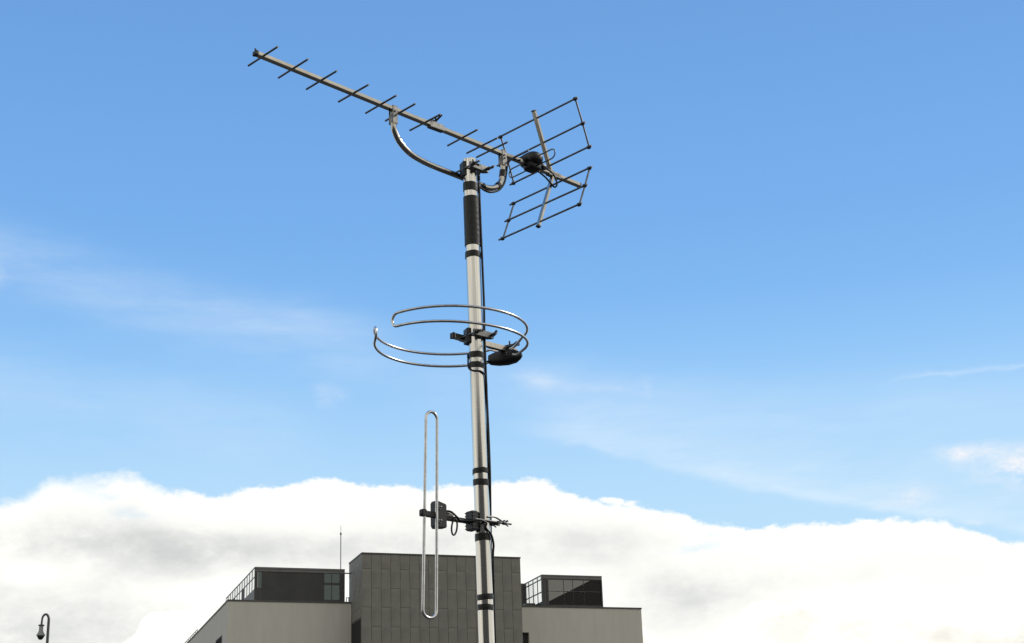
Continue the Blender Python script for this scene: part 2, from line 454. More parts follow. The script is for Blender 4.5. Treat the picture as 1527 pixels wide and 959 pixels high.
MB().mm((22.10, 0.30, 2.0), (22.60, 0.36, 17.70)).build('window_glass', m_win, wr, smooth=False)
# parapet caps
for x0, x1 in ((-0.04, 8.94), (21.08, 31.94)):
    b = MB(); b.mm((x0, -0.05, ROOF - 0.0), (x1, 0.45, ROOF + 0.12))
    b.build('parapet_cap', m_cap, bl, 0.01, smooth=False)
b = MB(); b.mm((-0.04, 0.452, ROOF - 0.0), (0.40, 30.0, ROOF + 0.12)); b.build('parapet_cap', m_cap, bl, smooth=False)
b = MB(); b.mm((31.5, 0.452, ROOF - 0.0), (31.94, 30.0, ROOF + 0.12)); b.build('parapet_cap', m_cap, bl, smooth=False)
# window on the left flank
b = MB(); b.mm((-0.02, 2.35, 15.0), (-0.004, 5.45, 17.6)); sw = b.build('side_window', m_frame, bl, smooth=False)
MB().mm((-0.03, 2.5, 15.1), (-0.022, 3.85, 17.5)).build('window_glass', m_win, sw, smooth=False)
MB().mm((-0.03, 3.95, 15.1), (-0.022, 5.3, 17.5)).build('window_glass', m_win, sw, smooth=False)
# handrail at the far end of the left flank
b = MB()
for k in range(10): b.tube([(0.25, 18.2 + k * 1.1, ROOF + 0.1), (0.25, 18.2 + k * 1.1, ROOF + 0.6)], 0.03, 6)
b.tube([(0.25, 18.2, ROOF + 0.6), (0.25, 28.1, ROOF + 0.6)], 0.035, 6); b.tube([(0.25, 18.2, ROOF + 0.42), (0.25, 28.1, ROOF + 0.42)], 0.025, 6)
b.build('roof_railing', m_rail, bl)

# central block: backing plus staggered long panels
X0, X1, YF, YB, ZT = 9.0, 21.0, -3.2, 0.92, 22.72
b = MB(); b.mm((X0 + .05, YF + 0.05, 0), (X1 - .05, YB, ZT - 0.04)); tw = b.build('central_block', m_joint, bl, smooth=False)
tw['label'] = 'taller central block clad in dark grey panels'
ncol = 17; cw = (X1 - X0) / ncol; gap = 0.017
pm = {}
def panel(parent, x0, x1, z0, z1, face):
    """face 'f': front; 'l': left flank; 'r': right flank"""
    w, h = x1 - x0 - gap, z1 - z0 - gap
    mm_ = random.choice((m_panel, m_panel, m_panel2, m_panel3))
    key = (round(w, 3), round(h, 3), face, mm_.name)
    dz = random.uniform(-0.006, 0.006)
    if key not in pm:
        q = MB()
        if face == 'f': q.box((0, 0.03, 0), (w, 0.05, h))
        else: q.box((0, 0, 0), (0.05, w, h))
        o = q.build('panel', mm_, parent, 0.006, smooth=False); pm[key] = o.data
    else:
        o = bpy.data.objects.new('panel', pm[key]); C.objects.link(o); o.parent = parent
    xc, zc = (x0 + x1) / 2, (z0 + z1) / 2
    if face == 'f': o.location = (xc, YF - 0.01 + dz, zc)
    elif face == 'l': o.location = (X0 + 0.018 + dz, xc, zc)
    else: o.location = (X1 - 0.018 + dz, xc, zc)
    return o
ZV = 14.0
def rows(first):
    z = ZT - 0.05; out = []; step = first
    while z > ZV:
        z2 = z - step; out.append((z2, z)); z = z2; step = 2.74
    return out, z
low = MB()
for c_ in range(ncol):
    rr, zb = rows(1.05 if c_ % 2 == 0 else 2.43)
    for z0, z1 in rr: panel(tw, X0 + c_ * cw, X0 + (c_ + 1) * cw, z0, z1, 'f')
    while zb > 0.3:
        z2 = max(zb - 2.74, 0.05)
        low.mm((X0 + c_ * cw + gap / 2, YF - 0.005, z2 + gap / 2), (X0 + (c_ + 1) * cw - gap / 2, YF + 0.04, zb - gap / 2)); zb = z2
lo = low.build('lower_cladding', m_panel, tw, smooth=False); lo['kind'] = 'stuff'
sc_ = 6; sw_ = (YB - YF) / sc_
for c_ in range(sc_):
    rr, zb = rows(1.05 if c_ % 2 else 2.43)
    for z0, z1 in rr:
        if z0 > 12: panel(tw, YF + c_ * sw_, YF + (c_ + 1) * sw_, z0, z1, 'l')
        if z0 > 12 and c_ < 4: panel(tw, YF + c_ * sw_, YF + (c_ + 1) * sw_, z0, z1, 'r')
b = MB(); b.mm((X0 - 0.03, YF - 0.045, ZT - 0.04), (X1 + 0.03, YF + 0.25, ZT + 0.06)); b.mm((X0 - 0.03, YF + 0.252, ZT - 0.04), (X0 + 0.25, YB + 0.03, ZT + 0.06))
b.mm((X1 - 0.25, YF + 0.252, ZT - 0.04), (X1 + 0.03, YB + 0.03, ZT + 0.06))
b.build('roof_edge_trim', m_cap, tw, smooth=False)
# dark recessed window on the flank of the central block
b = MB(); b.mm((X0 - 0.03, -2.95, 10.0), (X0 - 0.012, -0.05, 18.2)); fwn = b.build('flank_window', m_frame, tw, smooth=False)
for k in range(3):
    MB().mm((X0 - 0.045, -2.85 + k * 0.95, 10.1), (X0 - 0.034, -2.0 + k * 0.95, 18.05)).build('window_glass', m_win, fwn, smooth=False)

# rooftop screens (open at the top)
def screen_root(name, label):
    e = MB(); return e
ZB, ZS = ROOF + 0.12, 22.12
# left enclosure -------------------------------------------------
b = MB(); x0, x1 = 1.9, 8.49
b.mm((x0, 0.06, ZS - 0.10), (x1, 0.40, ZS + 0.02)); b.mm((x0, 0.10, 21.83), (x1, 0.36, ZS - 0.102))
e1 = b.build('rooftop_enclosure', m_fascia, bl, smooth=False); e1['label'] = 'left rooftop enclosure with dark screen and glazed flank'
b = MB(); b.mm((2.42, 0.14, ZB), (6.98, 0.30, 21.828)); b.build('dark_screen', m_screen, e1, smooth=False)
for p, q_ in (((x0, 0.08, ZB), (x0 + 0.20, 0.32, 21.828)), ((8.12, 0.08, ZB), (8.49, 0.32, 21.828)), ((2.12, 0.12, ZB), (2.418, 0.30, 20.65)), ((7.51, 0.13, ZB + .142), (7.55, 0.25, 20.978)), ((7.51, 0.13, 21.122), (7.55, 0.25, 21.826))):
    MB().mm(p, q_).build('upright', m_frame, e1, smooth=False)
for p, q_ in (((6.984, 0.10, 20.98), (8.118, 0.28, 21.12)), ((6.984, 0.12, ZB), (8.118, 0.26, ZB + 0.14))):
    MB().mm(p, q_).build('transom', m_frame, e1, smooth=False)
for a0, a1, c0, c1, gm in ((6.99, 7.505, 21.125, 21.82, g_tint2), (7.555, 8.11, 21.125, 21.82, g_tint2), (6.99, 7.505, ZB + .15, 20.97, g_tint2), (7.555, 8.11, ZB + .15, 20.97, g_tint2), (2.125, 2.41, 20.66, 21.82, g_tint2)):
    MB().mm((a0, 0.18, c0), (a1, 0.20, c1)).build('pane', gm, e1, smooth=False)
def flank(parent, xx, n, bay, rows_, solid, zlow, thick=0.03, y0=0.06, mw=0.05):
    """glazed flank: mullions, transoms, panes and closed fields"""
    L = n * bay
    f = MB()
    f.mm((xx, y0, ZS - 0.09), (xx + thick, y0 + L, ZS + 0.01))
    zs = [r for r in rows_]
    for (z0, z1) in zs: f.mm((xx + 0.002, y0, z0 - 0.09), (xx + thick - 0.002, y0 + L, z0))
    f.mm((xx + 0.003, y0, ZB), (xx + thick - 0.003, y0 + L, zlow - 0.091))
    for k in range(n + 1):
        f.mm((xx - 0.004, y0 + k * bay - mw, zlow - 0.09), (xx + thick + 0.004, y0 + k * bay + mw, ZS - 0.092))
    f.build('flank_frame', m_frame, parent, smooth=False)
    for k in range(n):
        for ri, (z0, z1) in enumerate(zs):
            a0, a1 = y0 + k * bay + mw + .003, y0 + (k + 1) * bay - mw - .003
            if (k, ri) in solid:
                MB().mm((xx + 0.008, a0, z0 + .002), (xx + 0.022, a1, z1 - .002)).build('closed_field', m_screen, parent, smooth=False)
            else:
                MB().mm((xx + 0.012, a0, z0 + .002), (xx + 0.018, a1, z1 - .002)).build('pane', g_clear, parent, smooth=False)
flank(e1, 1.866, 12, 1.15, [(21.45, ZS - 0.09), (20.55, 21.36)], {(4, 1), (8, 1), (9, 1), (10, 1), (11, 1)}, 20.55)
# plant box standing inside, beyond the dark screen
# right enclosure ------------------------------------------------
b = MB(); x0, x1 = 23.84, 28.78
b.mm((x0, 0.06, ZS - 0.06), (x1, 0.40, ZS + 0.02)); b.mm((x0, 0.10, 21.86), (x1, 0.36, ZS - 0.062))
e2 = b.build('rooftop_enclosure', m_fascia, bl, smooth=False); e2['label'] = 'right rooftop enclosure with smoked glass front and sloping dark solid behind it'
ups = [((x0, 0.08, ZB), (x0 + 0.22, 0.32, 21.858)), ((x1 - 0.10, 0.08, ZB), (x1, 0.32, 21.858)), ((24.20, 0.10, ZB), (24.36, 0.30, 21.858))]
for xx in (25.60, 26.35, 27.25): ups += [((xx + .01, 0.15, ZB + .122), (xx + 0.04, 0.23, 20.858)), ((xx + .01, 0.15, 20.952), (xx + 0.04, 0.23, 21.798))]
for p, q_ in ups: MB().mm(p, q_).build('upright', m_frame, e2, smooth=False)
for p, q_ in (((24.362, 0.13, 20.87), (28.678, 0.25, 20.94)), ((24.362, 0.11, ZB), (28.678, 0.29, ZB + 0.12)), ((24.362, 0.11, 21.80), (28.678, 0.29, 21.857))):
    MB().mm(p, q_).build('transom', m_frame, e2, smooth=False)
for a0, a1 in ((24.365, 25.595), (25.655, 26.345), (26.405, 27.245), (27.305, 28.67)):
    for z0, z1 in ((ZB + .125, 20.855), (20.955, 21.795)):
        MB().mm((a0, 0.18, z0), (a1, 0.20, z1)).build('pane', g_tint, e2, smooth=False)
MB().mm((24.065, 0.18, ZB), (24.195, 0.20, 21.85)).build('closed_field', m_fascia, e2, smooth=False)
MB().prism([(24.45, ZB), (28.6, ZB), (28.6, 22.02), (28.3, 22.0), (24.45, 20.15)], 1, 0.45, 1.6).build('sloping_roof', m_screen, e2, smooth=False)
MB().mm((x1 - 0.10, 0.42, ZB), (x1, 5.0, ZS)).build('end_wall', m_screen, e2, smooth=False)
flank(e2, 23.806, 4, 1.02, [(21.82, ZS - 0.09), (20.86, 21.73), (20.10, 20.77)], set(), 20.10)
b = MB(); b.mm((22.9, 4.2, ZB - .1), (24.0, 6.2, 22.15)); b.mm((22.9, 1.4, ZB - .1), (23.7, 4.198, 20.15)); b.build('plant_housing', m_cap, e2, smooth=False)
# small rail linking the left enclosure and the central block
b = MB(); b.tube([(8.5, 0.2, 21.86), (9.1, 0.2, 21.86)], 0.045, 8); b.tube([(8.62, 0.15, ZB), (8.62, 0.15, ZB + 0.32), (8.9, 0.15, ZB + 0.32)], 0.035, 8); b.tube([(8.8, 0.15, ZB), (8.8, 0.15, ZB + .3)], 0.03, 8)
b.build('link_railing', m_cap, bl)

# thin aerial on the left enclosure
bw = R(19.1)
def bw_pt(x, y, z): return (-20.88 + x * math.cos(bw) - y * math.sin(bw), 110.0 + x * math.sin(bw) + y * math.cos(bw), z)
wa = thing('whip_aerial', 'thin upright rooftop aerial beside the dark central block', 'aerial', bw_pt(8.25, 0.36, 22.15), bw)
MB().tube([(0, 0.06, -0.6), (0, 0.06, 2.62)], 0.035, 8).build('pole', m_steel, wa)
MB().sphere((0, 0.06, 2.68), 0.08, 0.08, 0.10, 10, 8).build('collar', m_steel, wa)
MB().tube([(0, 0.06, 2.75), (0, 0.06, 3.3)], 0.016, 6).build('tip', m_steel, wa)

# ------------------------------------------------------------------ unseen brick building, added behind the viewer for the polished mast to reflect
m_brick = mat('grey_brick', (0.14, 0.128, 0.112), 0.9, 0.0, 3.0, 0.3, 0.4, 60, spec=0.2)
m_slate = mat('slate_roof', (0.06, 0.06, 0.065), 0.7, 0.0, 2.0, 0.3)
for x0, x1, h, yy in ((-26, 20, 9.6, -19),):
    t = thing('added_brick_building', 'added grey brick building with pitched slate roof, unseen behind the viewer, for the mast to reflect', 'building', ((x0 + x1) / 2, yy, 0), 0)
    w = x1 - x0
    MB().mm((-w / 2, -9, 0), (w / 2, 0, h)).build('wall', m_brick, t, smooth=False)
    MB().prism([(0.4, h + .003), (-9.4, h + .003), (-4.5, h + 2.2)], 0, -w / 2 - .3, w / 2 + .3).build('roof', m_slate, t, smooth=False)
    for i in range(int(w // 4)):
        for fz in (1.0, 4.0):
            xx = -w / 2 + 2 + i * 4; f_ = MB().mm((xx - .6, 0.004, fz), (xx + .6, 0.05, fz + 1.5)).build('window', m_rail, t, smooth=False)
            MB().mm((xx - .5, 0.054, fz + .1), (xx + .5, 0.062, fz + 1.4)).build('window_glass', m_win, f_, smooth=False)

# ------------------------------------------------------------------ street lamp
lp = thing('street_lamp', 'dark swan-neck street lamp with bell-shaped lantern left of the building', 'street lamp', (-16.79, 55.0, 0))
path = [(0, 0, 0), (0, 0, 3), (0, 0, 6), (0, 0, 9.9)] + [(-0.12 + 0.12 * math.cos(a), 0, 10.16 + 0.20 * math.sin(a)) for a in [PI * k / 14 for k in range(0, 14)]] + [(-0.245, 0, 10.05), (-0.25, 0, 9.99)]
rad = [0.075, 0.065, 0.058, 0.050] + [0.047 - 0.001 * k for k in range(14)] + [0.036, 0.036]
MB().tube(path, 0.05, 12, radii=rad).build('post', m_lamp, lp)
MB().lathe([(0.11, -0.55), (0.12, -0.2), (0.10, 0.0), (0.075, 0.25), (0.06, 0.3)], (0, 0, 0.55), 16).build('post_base', m_lamp, lp)
MB().lathe([(0.045, 0.03), (0.10, 0.025), (0.105, -0.015), (0.06, -0.03)], (-0.25, 0, 9.97), 20).build('collar', m_lamp, lp)
MB().lathe([(0.06, 0.0), (0.075, -0.05), (0.078, -0.17), (0.10, -0.24), (0.145, -0.30), (0.15, -0.345), (0.12, -0.36)], (-0.25, 0, 9.955), 24).build('lantern_housing', m_lampg, lp)
MB().lathe([(0.125, 0.0), (0.118, -0.03), (0.085, -0.09), (0.05, -0.125), (0.0, -0.135)], (-0.25, 0, 9.60), 24).build('lantern_lens', m_lens, lp)

# ------------------------------------------------------------------ mast
MX, MY = -0.1222, 5.0
mast = thing('aerial_mast', 'tall polished round metal mast with black tape bands carrying three aerials', 'mast', (MX + 0.0286, MY, 0))
mast.rotation_euler = (0, -0.0096, 0)      # the mast leans a touch to the left
def mx(z): return MX + 0.0286 - 0.0096 * z
RM = 0.0257
b = MB(); seg = 48
prof = [(RM, 0.0), (RM, 1.0), (RM, 2.0), (RM, 3.0), (RM, 3.957), (RM - 0.0025, 3.957), (RM - 0.0025, 3.85)]
b.lathe(prof, (0, 0, 0), seg); b.build('tube', m_mast, mast)
def lean(z): return 0.0
def band(z0, z1, name='tape_band', r=RM + 0.0012, m=m_tape, label=None):
    q = MB(); n = 36; k = 5
    ph = random.uniform(0, 6); am = random.uniform(0.0006, 0.0022)
    pr = [(r - 0.001, z0), (r, z0 + 0.0008), (r + 0.0004, (z0 + z1) / 2), (r, z1 - 0.0008), (r - 0.001, z1)]
    base = 0
    for rr, z in pr:
        for i in range(n):
            a = 2 * PI * i / n; rg = 0.0005 * math.sin(5 * a + ph * 3) + 0.0004 * math.sin(11 * a + ph); lap = 0.0009 * max(0.0, math.cos((a - ph) * 0.5)) ** 8
            q.v.append(((rr + lap) * math.cos(a), (rr + lap) * math.sin(a), z + am * math.sin(a + ph) + rg))
    for i in range(len(pr) - 1):
        for j in range(n):
            j2 = (j + 1) % n; q.f.append((i * n + j, i * n + j2, (i + 1) * n + j2, (i + 1) * n + j))
    o = q.build(name, m, mast)
    if label: o['label'] = label
    return o
band(3.833, 3.866)
# long wrapped sleeve: several overlapping turns
b = MB(); n = 36; zz0, zz1 = 3.627, 3.812; K = 40
for i in range(K + 1):
    t = i / K; z = zz0 + (zz1 - zz0) * t
    for j in range(n):
        a = 2 * PI * j / n
        ph = ((t * 9 + a / (2 * PI)) % 1.0)
        r = RM + 0.0020 + 0.0004 * ph; b.v.append((r * math.cos(a), r * math.sin(a), z))
for i in range(K):
    for j in range(n):
        j2 = (j + 1) % n; b.f.append((i * n + j, i * n + j2, (i + 1) * n + j2, (i + 1) * n + j))
o = b.build('tape_sleeve', m_tape, mast); o['label'] = 'long black taped sleeve near the mast top'
for z0, z1 in ((3.580, 3.604), (3.213, 3.235), (3.177, 3.198), (2.810, 2.829), (2.771, 2.793), (2.586, 2.611), (2.394, 2.413), (2.360, 2.379), (1.9, 1.92), (1.86, 1.88)):
    band(z0, z1)
MB().lathe([(0.09, 0), (0.09, 0.012), (0.045, 0.014), (0.04, 0.10), (RM + 0.003, 0.104)], (0, 0, 0), 24).build('foot_plate', m_steel, mast)

# ------------------------------------------------------------------ clamp shared by the aerials
def clamp(parent, z, off, boxz=0.05, sp=0.034, arm_r=0.011, reach=0.045, tilt=0.0):
    """U-bolt clamp. local x along the arm, y away from the viewer; the mast axis is at y = -off"""
    y0 = -off
    # toothed saddle between arm and mast
    q = MB()
    poly = [(-0.040, y0 + 0.004), (-0.030, y0 - 0.004), (-0.024, y0 + 0.012), (-0.014, y0 + RM), (0.014, y0 + RM), (0.024, y0 + 0.012), (0.030, y0 - 0.004), (0.040, y0 + 0.004), (0.030, y0 + RM + 0.010), (-0.030, y0 + RM + 0.010)]
    q.prism(poly, 2, z - boxz / 2, z + boxz / 2)
    sd_ = q.build('saddle', m_clip, parent, 0.001, smooth=False)
    # toothed front jaw bridging the two legs
    q = MB()
    poly = [(-0.044, y0 - RM - 0.012), (-0.040, y0 - RM - 0.002), (-0.027, y0 - 0.018), (-0.020, y0 - 0.020), (-0.012, y0 - RM + 0.001), (0.012, y0 - RM + 0.001), (0.020, y0 - 0.020), (0.027, y0 - 0.018), (0.040, y0 - RM - 0.002), (0.044, y0 - RM - 0.012), (0.03, y0 - RM - 0.015), (-0.03, y0 - RM - 0.015)]
    q.prism(poly, 2, z - 0.011, z + 0.011); q.build('front_jaw', m_steel, parent, 0.0008, smooth=False)
    # U-bolt round the arm with two threaded legs
    for s in (-1,):
        pts = [(-sp, y0 - RM - reach, z), (-sp, y0, z), (-sp, 0.012, z)] + [(-sp * math.cos(a), 0.012 + 0.012 * math.sin(a), z) for a in [PI * k / 8 for k in range(1, 8)]] + [(sp, 0.012, z), (sp, y0, z), (sp, y0 - RM - reach, z)]
        MB().tube(pts, 0.0034, 10).build('u_bolt', m_steel, parent)
    for s in (-1, 1):
        q = MB(); yy = y0 - RM - 0.022
        q.tube([(s * sp, yy + 0.006, z), (s * sp, yy - 0.006, z)], 0.0068, 8)
        for w in (-1, 1):
            a = tilt + s * 0.4
            q.bar((s * sp, yy, z), (s * sp + w * 0.017 * math.cos(a), yy - 0.009, z + w * 0.017 * math.sin(a)), 0.0035, 0.008)
        q.build('wing_nut', m_clip, parent, 0.0008)

# ------------------------------------------------------------------ top aerial: local x along the boom, y across, origin under the arm
P = Vector((-math.sin(R(43.3)), math.cos(R(43.3)))) * 0.05
yg = thing('yagi_aerial', 'long television aerial with short cross rods and a two-leaf bar reflector on the mast top', 'aerial', (MX + P.x, MY + P.y, 3.9), R(43.3))
def bh(s): return 0.1655 - 0.033 * s     # boom centre height above the root
q = MB(); q.bar((-0.882, 0, bh(-0.882)), (0.592, 0, bh(0.592)), 0.0205, 0.0125); q.build('boom', m_boom, yg, 0.0009, smooth=False)
q = MB(); q.bar((-0.892, 0, bh(-0.892)), (-0.8825, 0, bh(-0.8825)), 0.0225, 0.0150); q.box((-0.888, 0, bh(-.888) + 0.012), (0.006, 0.004, 0.012)); q.build('boom_end_cap', m_black, yg, 0.001)
q = MB(); q.bar((0.5925, 0, bh(0.5925)), (0.598, 0, bh(0.598)), 0.0215, 0.0140); q.build('boom_end_cap', m_clip, yg, 0.001)
for s in (-0.859, -0.740, -0.625, -0.491, -0.373, -0.287, -0.175, 0.0, 0.094, 0.143, 0.247):
    tl = random.uniform(-0.0012, 0.0012); sw2 = random.uniform(-0.0015, 0.0015); ln = random.uniform(0.0825, 0.086)
    d = MB().tube([(s - sw2, -ln, bh(s) - tl), (s + sw2, ln, bh(s) + tl)], 0.0035, 10).build('director', m_rod, yg)
    q = MB(); q.box((s, 0, bh(s) + 0.0092), (0.012, 0.010, 0.003)); q.build('rivet', m_steel, d, 0.0008)
# cranked mounting arm
arm = bez([(-0.318, 0, 0.170), (-0.318, 0, 0.120), (-0.312, 0, 0.092), (-0.288, 0, 0.057), (-0.245, 0, 0.030), (-0.190, 0, 0.017), (-0.125, 0, 0.011), (-0.02, 0, 0.007), (0.07, 0, 0.001), (0.120, 0, 0.001),
           (0.158, 0, 0.016), (0.183, 0, 0.045), (0.194, 0, 0.085), (0.195, 0, 0.125), (0.195, 0, 0.160)], 6)
am = MB().tube(arm, 0.0105, 16).build('mounting_arm', m_boom, yg)
def strap(s, z0, z1):
    q = MB(); t = 0.0025; w = 0.0145
    for sy in (-1, 1): q.box((s, sy * (0.0085 + t / 2 + 0.001), (z0 + z1) / 2), (0.022, t, z1 - z0))
    q.box((s, 0, z1 - t / 2), (0.0222, 0.0245, t))
    q.box((s, 0, z0 + 0.02), (0.0215, 0.0238, 0.032))
    q.tube([(s, -0.017, z0 + 0.030), (s, 0.017, z0 + 0.030)], 0.0028, 8)
    q.tube([(s - .002, -0.017, z1 - 0.022), (s - .002, 0.017, z1 - 0.022)], 0.0028, 8)
    return q.build('arm_bracket', m_steel, yg, 0.0008)
strap(-0.318, 0.118, 0.187); strap(0.195, 0.108, 0.172)
for i0, i1 in ((0.100, 0.128), (0.30, 0.33), (0.56, 0.60)):
    pass
def arm_tape(i0, i1):
    MB().tube(arm[i0:i1], 0.0125, 16).build('tape_band', m_tape, yg)
L_ = len(arm)
def nearest(x, z): return min(range(L_), key=lambda i: (arm[i].x - x) ** 2 + (arm[i].z - z) ** 2)
for x, z, h in ((0.193, 0.078, 2), (0.168, 0.024, 1), (0.085, 0.001, 2)):
    i = nearest(x, z); arm_tape(i - h, i + h + 1)
clamp(yg, 0.018, 0.05, boxz=0.055, reach=0.052)
# wing bolt and cable clip on the boom
zc = bh(-0.125)
q = MB(); q.box((-0.125, 0, zc - 0.0005), (0.066, 0.0215, 0.0215)); q.bar((-0.15, 0, zc + 0.013), (-0.098, 0, zc + 0.011), 0.016, 0.006); q.build('boom_joint', m_steel, yg, 0.001, smooth=False)
q = MB(); q.tube([(-0.124, 0, zc + 0.008), (-0.126, 0, zc + 0.036)], 0.004, 8)
q.bar((-0.126, 0, zc + 0.022), (-0.118, -0.026, zc + 0.040), 0.008, 0.005); q.bar((-0.126, 0, zc + 0.022), (-0.134, 0.024, zc + 0.036), 0.008, 0.005)
q.bar((-0.135, 0, zc + 0.016), (-0.150, 0, zc + 0.024), 0.006, 0.005)
q.build('boom_wing_bolt', m_black, yg, 0.001)
# corner reflector
q = MB(); q.bar((0.446, 0, bh(.446) + 0.001), (0.367, 0, 0.388), 0.0165, 0.0100, (1, 0, 0)); q.build('reflector_post', m_boom, yg, 0.0008, smooth=False)
q = MB(); q.bar((0.450, 0, bh(.45) - 0.012), (0.366, 0, -0.083), 0.0165, 0.0100, (1, 0, 0)); q.build('reflector_post', m_boom, yg, 0.0008, smooth=False)
q = MB(); q.bar((0.366, 0, -0.0835), (0.3645, 0, -0.089), 0.0155, 0.0155, (1, 0, 0)); q.build('post_end_cap', m_black, yg, 0.001)
q = MB(); q.bar((0.3668, 0, 0.3885), (0.3652, 0, 0.393), 0.0155, 0.0155, (1, 0, 0)); q.build('post_end_cap', m_black, yg, 0.001)
bars_u = [(0.379, 0.364), (0.412, 0.272), (0.440, 0.184)]
bars_l = [(0.436, 0.097), (0.406, 0.018), (0.372, -0.066)]
HL = 0.222
for bars in (bars_u, bars_l):
    for x, z in bars:
        wob = random.uniform(-0.002, 0.002)
        MB().tube([(x, -HL, z + wob), (x, HL + .002, z - wob)], 0.0037, 10).build('reflector_bar', m_rod, yg)
    for sy in (-1, 1):
        yy = sy * (HL - 0.016)
        pts = [(x + 0.004, yy, z) for x, z in bars]
        r_ = MB().tube(pts, 0.0035, 10).build('reflector_side_rod', m_rod, yg)
        for x, z in bars:
            MB().sphere((x + 0.002, yy, z), 0.0072, 0.0085, 0.0066, 10, 8, 3).build('rod_clip', m_clip, r_)
# boom joint at the reflector apex
q = MB(); q.bar((0.425, 0, bh(.425)), (0.487, 0, bh(.487)), 0.0205, 0.0205); q.build('apex_bracket', m_steel, yg, 0.001, smooth=False)
# folded dipole and its rounded feed box
pts = []
hd, rd = 0.125, 0.0185
for k in range(0, 13):
    a = -PI / 2 + PI * k / 12; pts.append((0.344, hd - rd + rd * math.cos(a), 0.164 + rd * math.sin(a)))
for k in range(0, 13):
    a = PI / 2 + PI * k / 12; pts.append((0.344, -(hd - rd) + rd * math.cos(a), 0.164 + rd * math.sin(a)))
MB().tube(pts, 0.0026, 10, closed=True).build('folded_dipole', m_rod, yg)
fb = MB(); fb.sphere((0.340, -0.002, 0.175), 0.034, 0.047, 0.027, 32, 16, 2.8); fb.sphere((0.342, -0.004, 0.153), 0.030, 0.027, 0.023, 24, 12, 4)
fb.sphere((0.385, -0.004, 0.160), 0.028, 0.020, 0.012, 16, 10, 2.4); fb.sphere((0.298, 0.004, 0.166), 0.016, 0.018, 0.012, 16, 10, 2.6)
f_ = fb.build('feed_box', m_black, yg)
q = MB(); q.tube([(0.312, 0.0, 0.150), (0.290, 0, 0.158), (0.276, 0, 0.162)], 0.007, 10); q.build('cable_gland', m_black, f_)

# ------------------------------------------------------------------ ring aerial
t41 = Vector((-math.sin(R(41)), math.cos(R(41))))
fm = thing('ring_aerial', 'horizontal circular folded ring aerial halfway up the mast', 'aerial', (MX + t41.x * 0.045, MY + t41.y * 0.045, 3.20), R(41))
ZT_, ZB_ = 0.110, 0.065
cx, cy, RR = -0.082, -0.007, 0.260
def ringpt(th, z, dr=0.0): return Vector((cx + (RR + dr) * math.cos(R(th)), cy + (RR + dr) * math.sin(R(th)), z))
def nearm(th): return max(0.0, -math.sin(R(th))) ** 1.5
def zbow(th):    # the lower tube is a little out of parallel: lower on the viewer's side
    return ZB_ - 0.017 * nearm(th)
def ztop(th): return ZT_
# near half: box -> clockwise -> end loop -> back
def half(a0, a1, e0, endang, nm):
    up_, dn = [], []
    n = 46
    sgn = 1 if a1 > a0 else -1
    for k in range(n + 1):
        th = a0 + (a1 - a0) * k / n
        up_.append(ringpt(th, ZT_ - 0.005 * nearm(th)))
        dn.append(ringpt(th, zbow(th) ))
    zm, hr = (ZT_ + zbow(a1)) / 2, (ZT_ - zbow(a1)) / 2
    bend = []
    for k in range(1, 12):
        a = PI * k / 12
        th = a1 + sgn * math.degrees(hr * 1.05 * math.sin(a) / RR)
        bend.append(ringpt(th, zm + hr * math.cos(a)))
    return up_ + bend + list(reversed(dn))
near = half(-13, -171, 0, 0, '')
far = half(13, 151, 0, 0, '')
# terminals curl in to the box
def terms(pth, sy):
    a = [Vector((cx + RR - 0.018, cy + sy * 0.028, 0.083)), Vector((cx + RR - 0.008, cy + sy * 0.042, 0.092))]
    z = [Vector((cx + RR - 0.004, cy + sy * 0.045, 0.060)), Vector((cx + RR - 0.012, cy + sy * 0.030, 0.062))]
    return bez(a + pth[2:6], 5)[:-1] + pth[6:-6] + bez(pth[-6:-2] + z, 5)[1:]
MB().tube(terms(near, -1), 0.0047, 14).build('dipole_tube', m_tube, fm)['label'] = 'half of the ring nearest the viewer'
MB().tube(terms(far, 1), 0.0047, 14).build('dipole_tube', m_tube, fm)['label'] = 'half of the ring behind the mast'
# arm
q = MB(); q.bar((-0.066, 0, 0.096), (0.216, 0, 0.091), 0.018, 0.018); fa = q.build('support_arm', m_boom, fm, 0.0008, smooth=False)
q = MB(); q.bar((-0.074, 0, 0.0962), (-0.0665, 0, 0.096), 0.0205, 0.0205); q.build('arm_end_cap', m_black, fm, 0.001)
clamp(fm, 0.094, 0.045, boxz=0.052, reach=0.040, sp=0.034, tilt=0.6)
# feed box with pointed ends, under the arm end
bx_ = MB(); secs = []
Y_ = [-0.062, -0.054, -0.036, -0.004, 0.030, 0.052, 0.060, 0.062]; W_ = [0.006, 0.012, 0.022, 0.026, 0.024, 0.019, 0.017, 0.014]; H_ = [0.006, 0.014, 0.023, 0.0265, 0.024, 0.019, 0.017, 0.014]
n = 24
for y_, w_, h_ in zip(Y_, W_, H_):
    for k in range(n):
        a = 2 * PI * k / n; c_, s_ = math.cos(a), math.sin(a); e = 0.62
        bx_.v.append((0.180 + w_ * math.copysign(abs(c_) ** e, c_), y_ , 0.066 + h_ * math.copysign(abs(s_) ** e, s_)))
for i in range(len(Y_) - 1):
    for k in range(n):
        k2 = (k + 1) % n; bx_.f.append((i * n + k, i * n + k2, (i + 1) * n + k2, (i + 1) * n + k))
bx_.f.append(tuple(range(n))); bx_.f.append(tuple((len(Y_) - 1) * n + k for k in reversed(range(n))))
ca, sa = math.cos(R(26)), math.sin(R(26))
bx_.v = [(0.180 + (x - 0.180) * ca - y * sa - 0.004, 0.012 + (x - 0.180) * sa + y * ca, z) for x, y, z in bx_.v]
fbx = bx_.build('feed_box', m_black, fm)
